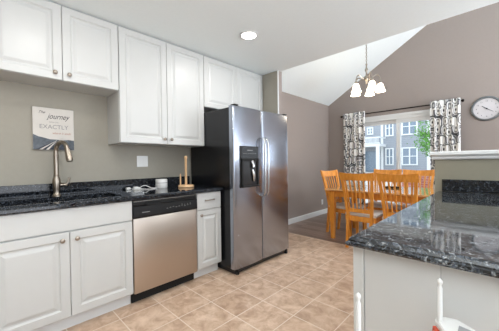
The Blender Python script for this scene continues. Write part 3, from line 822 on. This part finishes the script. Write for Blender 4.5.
m.box(TX0+q, TX0+q+0.022, TY0+i_+0.075, TY1-i_-0.075, TZ-0.115, TZ-0.028); m.box(TX1-q-0.022, TX1-q, TY0+i_+0.075, TY1-i_-0.075, TZ-0.115, TZ-0.028)
m.build('apron', 'oak', t)
# small dark tray on the table
m = MB(); m.loft_rect(-1.26, -1.05, 4.22, 4.36, [(0.012, TZ+0.0004), (0, TZ+0.022), (0.004, TZ+0.022), (0.016, TZ+0.008)]); 
tag(m.build('tray', 'bronze_dark'), 'small low dark tray in the middle of the dining table', 'tray')

# ------------------------------------------------------------------ dining chairs
def make_chair(label):
    c = thing('dining_chair', label, 'chair', (0, 0, 0), 'honey oak dining chairs around the table')
    W = 0.21
    def backy(z):   # rake of the rear legs / stiles
        if z < 0.45: return -0.205-0.05*(0.45-z)/0.45
        f = (z-0.45)/0.56
        return -0.205-0.115*f**1.25
    zs = [0, 0.15, 0.3, 0.45, 0.6, 0.75, 0.9, 1.0]
    for s in (-1, 1):
        m = MB(); m.path([(s*(W-0.012-0.046*(1-max(0, min((z-0.42)/0.58, 1)))), backy(z), z) for z in zs], [0.034]*7+[0.030], [0.030, 0.034, 0.038, 0.042, 0.036, 0.030, 0.026, 0.022], (1, 0, 0)); m.build('rear_leg', 'oak', c)
        m = MB(); m.bar((s*(W-0.022), 0.195, 0), (s*(W-0.020), 0.195, 0.43), 0.028, 0.028, (1, 0, 0), 0.038, 0.038); m.build('front_leg', 'oak', c)
    # crest rail: bowed back, dipped along the top edge
    m = MB(); rings = []
    for i in range(13):
        f = i/12*2-1; x = f*(W+0.012)
        bow = -0.022*(1-f*f); zt = 1.012+0.016*f*f; zb = 0.925-0.004*(1-f*f)
        yb, yt = backy(zb)+bow, backy(zt)+bow
        rings.append([m.bm.verts.new(p) for p in ((x, yb-0.011, zb), (x, yb+0.011, zb), (x, yt+0.010, zt), (x, yt-0.010, zt))])
    m._skin(rings); m.build('crest_rail', 'oak', c, smooth=True)
    m = MB(); m.box(-(W-0.066), W-0.066, backy(0.50)-0.011, backy(0.50)+0.011, 0.485, 0.535); m.build('lower_rail', 'oak', c)
    for i in range(6):
        f = -1+2*(i+0.5)/6*1.0; xb = f*(W-0.062); xt = f*(W-0.026)
        m = MB(); pts = []
        for k in range(6):
            g = k/5; z = 0.53+g*0.40
            pts.append((xb+(xt-xb)*g, backy(z)-0.014*(1-f*f)*g+0.008*sin(pi*g), z))
        m.path(pts, [0.014, 0.014, 0.015, 0.017, 0.019, 0.021], 0.010, (1, 0, 0)); m.build('slat', 'oak', c)
    m = MB(); m.box(-W+0.02, W-0.02, 0.180, 0.204, 0.365, 0.43); m.box(-W+0.034, W-0.034, -0.205, -0.185, 0.365, 0.43)
    m.box(-W+0.01, -W+0.032, -0.19, 0.18, 0.365, 0.43); m.box(W-0.032, W-0.01, -0.19, 0.18, 0.365, 0.43); m.build('seat_frame', 'oak', c)
    m = MB(); m.loft_rect(-W+0.004, W-0.004, -0.180, 0.225, [(0.006, 0.431), (0.0, 0.44), (0.002, 0.462), (0.014, 0.474), (0.05, 0.480)]); m.build('seat_cushion', 'cushion_beige', c, smooth=True)
    return c
ch0 = make_chair('honey oak slat-back dining chair with its back to the kitchen, nearest the left table corner')
ch0.location = (-1.345, 3.685, 0)
def put_chair(label, x, y, rz):
    c = dup_tree(ch0); c['label'] = label; c.location = (x, y, 0); c.rotation_euler = (0, 0, rz); return c
put_chair('honey oak slat-back chair with its back to the kitchen, just left of the half wall', -0.868, 3.685, 0)
put_chair('honey oak dining chair at the left end of the table, facing right', -1.79, 4.08, -pi/2-0.17)
put_chair('honey oak chair on the window side of the table, between the two near chairs', -1.40, 4.56, pi)
put_chair('honey oak chair on the window side of the table, next to the right curtain', -0.94, 4.56, pi)

# ------------------------------------------------------------------ curtains and rod
RYY, RZ = WY-0.085, 2.150
t = thing('curtain_rod', 'long thin dark curtain rod with ball ends above the sliding glass door', 'curtain rod', (-1.47, RYY, RZ))
m = MB(); m.cyl((-2.47, RYY, RZ), (-0.47, RYY, RZ), 0.011, 14); m.build('rod', 'bronze_dark', t, smooth=True)
for xx, s in ((-2.47, -1), (-0.47, 1)):
    m = MB(); m.lathe([(0.011, 0), (0.016, 0.004), (0.016, 0.010), (0.012, 0.014), (0.021, 0.022), (0.026, 0.034), (0.021, 0.048), (0.001, 0.054)] if s > 0 else [(0.001, -0.054), (0.021, -0.048), (0.026, -0.034), (0.021, -0.022), (0.012, -0.014), (0.016, -0.010), (0.016, -0.004), (0.011, 0)], (xx, RYY, RZ), 'X', 16); m.build('finial', 'bronze_dark', t, smooth=True)
    m = MB(); m.cyl((xx-s*0.03, RYY, RZ-0.012), (xx-s*0.03, WY-0.001, RZ-0.012), 0.007, 8); m.lathe([(0.024, 0), (0.024, 0.006), (0.001, 0.007)], (xx-s*0.03, WY-0.0005, RZ-0.012), '-Y', 16); m.build('bracket', 'bronze_dark', t, smooth=True)
def curtain(label, x0, x1, seed):
    random.seed(seed)
    m = MB(); bm = m.bm; uvl = bm.loops.layers.uv.new('uv')
    nx, nz = 96, 26; z0, z1 = 0.02, RZ+0.045
    folds = 5; grid = []; arc_l = [0.0]
    def yy(f, g):
        amp = 0.018+0.012*min(1, g*2.2)
        return RYY - 0.052 + amp*sin(2*pi*folds*f+0.5*sin(3*f+seed)) + 0.008*sin(5*f+3*g+seed)
    for i in range(1, nx+1):
        a, b = (i-1)/nx, i/nx
        arc_l.append(arc_l[-1]+sqrt(((x1-x0)/nx)**2+(yy(b, .5)-yy(a, .5))**2))
    for j in range(nz+1):
        g = j/nz; z = z1+(z0-z1)*g
        row = []
        for i in range(nx+1):
            f = i/nx
            row.append(bm.verts.new((x0+(x1-x0)*f, yy(f, g), z)))
        grid.append(row)
    for j in range(nz):
        for i in range(nx):
            fc = bm.faces.new([grid[j][i], grid[j][i+1], grid[j+1][i+1], grid[j+1][i]])
            for lp, (a, b) in zip(fc.loops, ((i, j), (i+1, j), (i+1, j+1), (i, j+1))):
                lp[uvl].uv = (arc_l[a], b/nz*(z1-z0))
    o = m.build('curtain', 'curtain_print', None, smooth=True)
    so = o.modifiers.new('thickness', 'SOLIDIFY'); so.thickness = 0.002
    return tag(o, label, 'curtain')
curtain('left black and white patterned curtain hanging beside the left dining wall', -2.445, -1.985, 1)
curtain('right black and white patterned curtain hanging beside the wall clock', -0.875, -0.465, 4)

# ------------------------------------------------------------------ wall clock
KX, KZ, KR = -0.150, 1.982, 0.195
t = thing('wall_clock', 'round wall clock with a dark grey rim on the wall right of the curtains', 'clock', (KX, WY, KZ-KR))
m = MB(); m.lathe([(KR-0.012, 0.0), (KR, 0.004), (KR, 0.020), (KR-0.010, 0.034), (KR-0.024, 0.036), (KR-0.032, 0.022), (KR-0.034, 0.010)], (KX, WY-0.0005, KZ), '-Y', 48); m.build('rim', 'clock_rim', t, smooth=True)
m = MB(); m.lathe([(0.001, 0.004), (KR-0.030, 0.004), (KR-0.030, 0.014), (0.001, 0.014)], (KX, WY-0.0005, KZ), '-Y', 48); m.build('dial', 'clock_face', t)
for h in range(1, 13):
    a = pi/2-h*pi/6
    text('numeral', str(h), 0.030, 'print_dark', t, (KX+0.122*cos(a), WY-0.0152, KZ+0.122*sin(a)), (1, 0, 0), (0, 0, 1))
m = MB(); m.bar((KX-0.028, WY-0.019, KZ+0.020), (KX+0.078, WY-0.019, KZ-0.056), 0.007, 0.002, (0, 0, 1), 0.004, 0.002); m.build('minute_hand', 'print_dark', t)
m = MB(); m.bar((KX+0.012, WY-0.0225, KZ-0.012), (KX-0.056, WY-0.0225, KZ+0.046), 0.011, 0.002, (0, 0, 1), 0.008, 0.002); m.lathe([(0.011, 0), (0.011, 0.004), (0.001, 0.005)], (KX, WY-0.0225, KZ), '-Y', 14); m.build('hour_hand', 'print_dark', t)

# outlet on the dining wall
t = thing('wall_outlet', 'small white electrical outlet low on the left dining wall', 'outlet', (DX, 5.25, 0.22))
m = MB().box(DX+0.0008, DX+0.007, 5.215, 5.285, 0.215, 0.33, 0.002).build('wall_plate', 'white_plastic', t)
for zz in (0.252, 0.295):
    MB().box(DX+0.006, DX+0.009, 5.235, 5.265, zz-0.014, zz+0.014, 0.002).build('socket', 'white_plastic', t)

# ------------------------------------------------------------------ chandelier
HX, HYY = -1.515, 4.25
t = thing('chandelier', 'five-arm brushed nickel chandelier with glowing bell shades above the dining table', 'chandelier', (HX, HYY, 2.2))
zc = vz(HX)
m = MB(); m.lathe([(0.001, -0.05), (0.03, -0.045), (0.055, -0.02), (0.062, 0.06)], (HX, HYY, zc-0.03), n=20); m.build('canopy', 'nickel', t, smooth=True)
m = MB()
z = 2.715; k = 0
while z < zc-0.07:
    ln = 0.040; pts = []
    for i in range(12):
        a = 2*pi*i/12; u = 0.009*cos(a); v = ln/2*sin(a)
        pts.append((HX+(u if k % 2 else 0), HYY+(0 if k % 2 else u), z+ln/2+v))
    m.tube(pts, 0.0030, 6, closed=True); z += ln-0.009; k += 1
m.cyl((HX+0.004, HYY+0.004, 2.71), (HX+0.004, HYY+0.004, zc-0.06), 0.0025, 6)
m.build('chain', 'nickel', t, smooth=True)
m = MB(); m.lathe([(0.001, 2.345), (0.010, 2.350), (0.016, 2.365), (0.008, 2.38), (0.020, 2.395), (0.034, 2.42), (0.030, 2.45), (0.014, 2.475), (0.012, 2.53), (0.022, 2.55), (0.024, 2.575), (0.012, 2.60), (0.010, 2.64), (0.016, 2.655), (0.006, 2.672)], (HX, HYY, 0.05), n=20); m.build('column', 'nickel', t, smooth=True)
for i in range(5):
    a = radians(24.15-72*i); c, s = cos(a), sin(a)
    P = lambda r, z: (HX+r*c, HYY+r*s, z+0.05)
    m = MB(); m.tube(spline([P(0.022, 2.46), P(0.06, 2.425), P(0.10, 2.45), P(0.14, 2.475), P(0.175, 2.455), P(0.192, 2.41), P(0.195, 2.37)], 5), 0.0075, 8)
    m.lathe([(0.008, 2.372), (0.022, 2.365), (0.024, 2.338), (0.018, 2.325)], P(0.195, 0), n=14)
    ar = m.build('arm', 'nickel', t, smooth=True)
    m = MB(); m.lathe([(0.020, 2.332), (0.036, 2.322), (0.045, 2.295), (0.056, 2.245), (0.076, 2.205), (0.074, 2.204), (0.054, 2.244), (0.043, 2.294), (0.034, 2.320), (0.018, 2.329)], P(0.195, 0), n=20); m.build('lamp_shade', 'lamp_shade_glow', ar, smooth=True)

# ------------------------------------------------------------------ outside
struct(MB().box(-60, 40, WY+0.14, 70, -0.25, -0.12).build('ground', 'concrete'))
# neighbouring house
GY = 32.0
t = thing('neighbor_building', 'grey-blue sided apartment building with white window trim beyond the glass door', 'building', (-12, GY, -0.12))
MB().box(-24, -5.3, GY, GY+9, -0.12, 9.5).build('siding_wall', 'lap_siding', t)
MB().box(-5.42, -5.15, GY-0.06, GY+0.2, -0.12, 9.5).build('corner_board', 'trim_white', t)
MB().box(-9.85, -9.60, GY-0.06, GY, -0.12, 9.5).build('corner_board', 'trim_white', t)
def house_window(x0, x1, z0, z1):
    m = MB(); f = 0.13; y0, y1 = GY-0.10, GY
    m.box(x0-f, x0, y0, y1, z0-f, z1+f); m.box(x1, x1+f, y0, y1, z0-f, z1+f); m.box(x0, x1, y0, y1, z1, z1+f); m.box(x0, x1, y0, y1, z0-f, z0)
    xm, zm = (x0+x1)/2, (z0+z1)/2
    m.box(xm-0.06, xm+0.06, y0+0.02, y1, z0, z1); m.box(x0, xm-0.06, y0+0.03, y1, zm-0.04, zm+0.04); m.box(xm+0.06, x1, y0+0.03, y1, zm-0.04, zm+0.04)
    o = m.build('window_frame', 'trim_white', t)
    MB().box(x0, x1, GY-0.03, GY-0.005, z0, z1).build('window_pane', 'window_glass_dark', o)
for z, hh in ((0.78, 1.68), (4.05, 1.6), (7.2, 1.5)):
    house_window(-7.6, -6.35, z, z+hh)
    house_window(-9.25, -8.65, z, z+hh)
    house_window(-15.2, -14.0, z, z+hh)
house_window(-11.25, -10.8, 4.4, 5.0)
MB().box(-11.6, -10.0, GY-0.05, GY-0.005, -0.1, 2.3).build('porch_opening', 'window_glass_dark', t)
MB().box(-16.5, -9.3, GY-2.2, GY, 2.75, 3.02).build('balcony_slab', 'trim_white', t)
m = MB(); m.box(-16.5, -9.3, GY-2.2, GY-2.1, 3.66, 3.80); m.box(-16.5, -9.3, GY-2.2, GY-2.1, 3.07, 3.15)
m.box(-9.4, -9.3, GY-2.1, GY, 3.66, 3.80)
for i in range(54):
    x = -16.4+i*0.13; m.box(x, x+0.05, GY-2.17, GY-2.13, 3.15, 3.66)
m.build('balcony_railing', 'trim_white', t)
for x in (-9.70, -12.3): MB().box(x, x+0.32, GY-2.2, GY-1.88, -0.12, 2.75).build('porch_post', 'trim_white', t)
m = MB(); m.box(-24.5, -4.8, GY-0.6, GY+9.5, 9.5, 9.8); m.build('roof', 'roof_grey', t)
# tree
random.seed(11)
QX, QY = -2.55, 17.5
t = thing('tree', 'green leafy tree outside the right side of the glass door', 'tree', (QX, QY, -0.12))
m = MB(); m.tube([(QX, QY, -0.12), (QX+0.05, QY, 1.5), (QX+0.1, QY, 2.6), (QX, QY, 3.7)], [0.13, 0.10, 0.08, 0.04], 10)
for i in range(9):
    a = i*2.4; m.tube([(QX+0.05, QY, 1.4+i*0.22), (QX+0.5*cos(a), QY+0.5*sin(a), 1.8+i*0.23), (QX+1.0*cos(a), QY+1.0*sin(a), 2.1+i*0.2)], [0.05, 0.035, 0.012], 7)
m.build('trunk', 'bark', t, smooth=True)
m = MB()
clus = []
for i in range(38):
    a = random.uniform(0, 2*pi); r = random.uniform(0.1, 0.95); z = random.uniform(1.4, 4.0)
    clus.append(Vector((QX+r*cos(a), QY+r*sin(a), z)))
for c in clus:
    for k in range(70):
        d = Vector((random.gauss(0, .22), random.gauss(0, .22), random.gauss(0, .18))); p = c+d
        s = random.uniform(0.05, 0.10); ax = Vector((random.uniform(-1, 1), random.uniform(-1, 1), random.uniform(-1, 1))).normalized(); b = ax.orthogonal().normalized()
        n_ = ax.cross(b)
        m.quad([p-ax*s, p+b*s*0.45+n_*s*0.12, p+ax*s, p-b*s*0.45+n_*s*0.12])
m.build('foliage', 'leaf', t)
# low brick wall on the patio
tag(MB().box(-2.0, 0.4, 8.0, 8.22, -0.12, 0.80).build('brick_wall', 'red_brick'), 'low red brick patio wall outside, seen between the chair slats', 'wall')
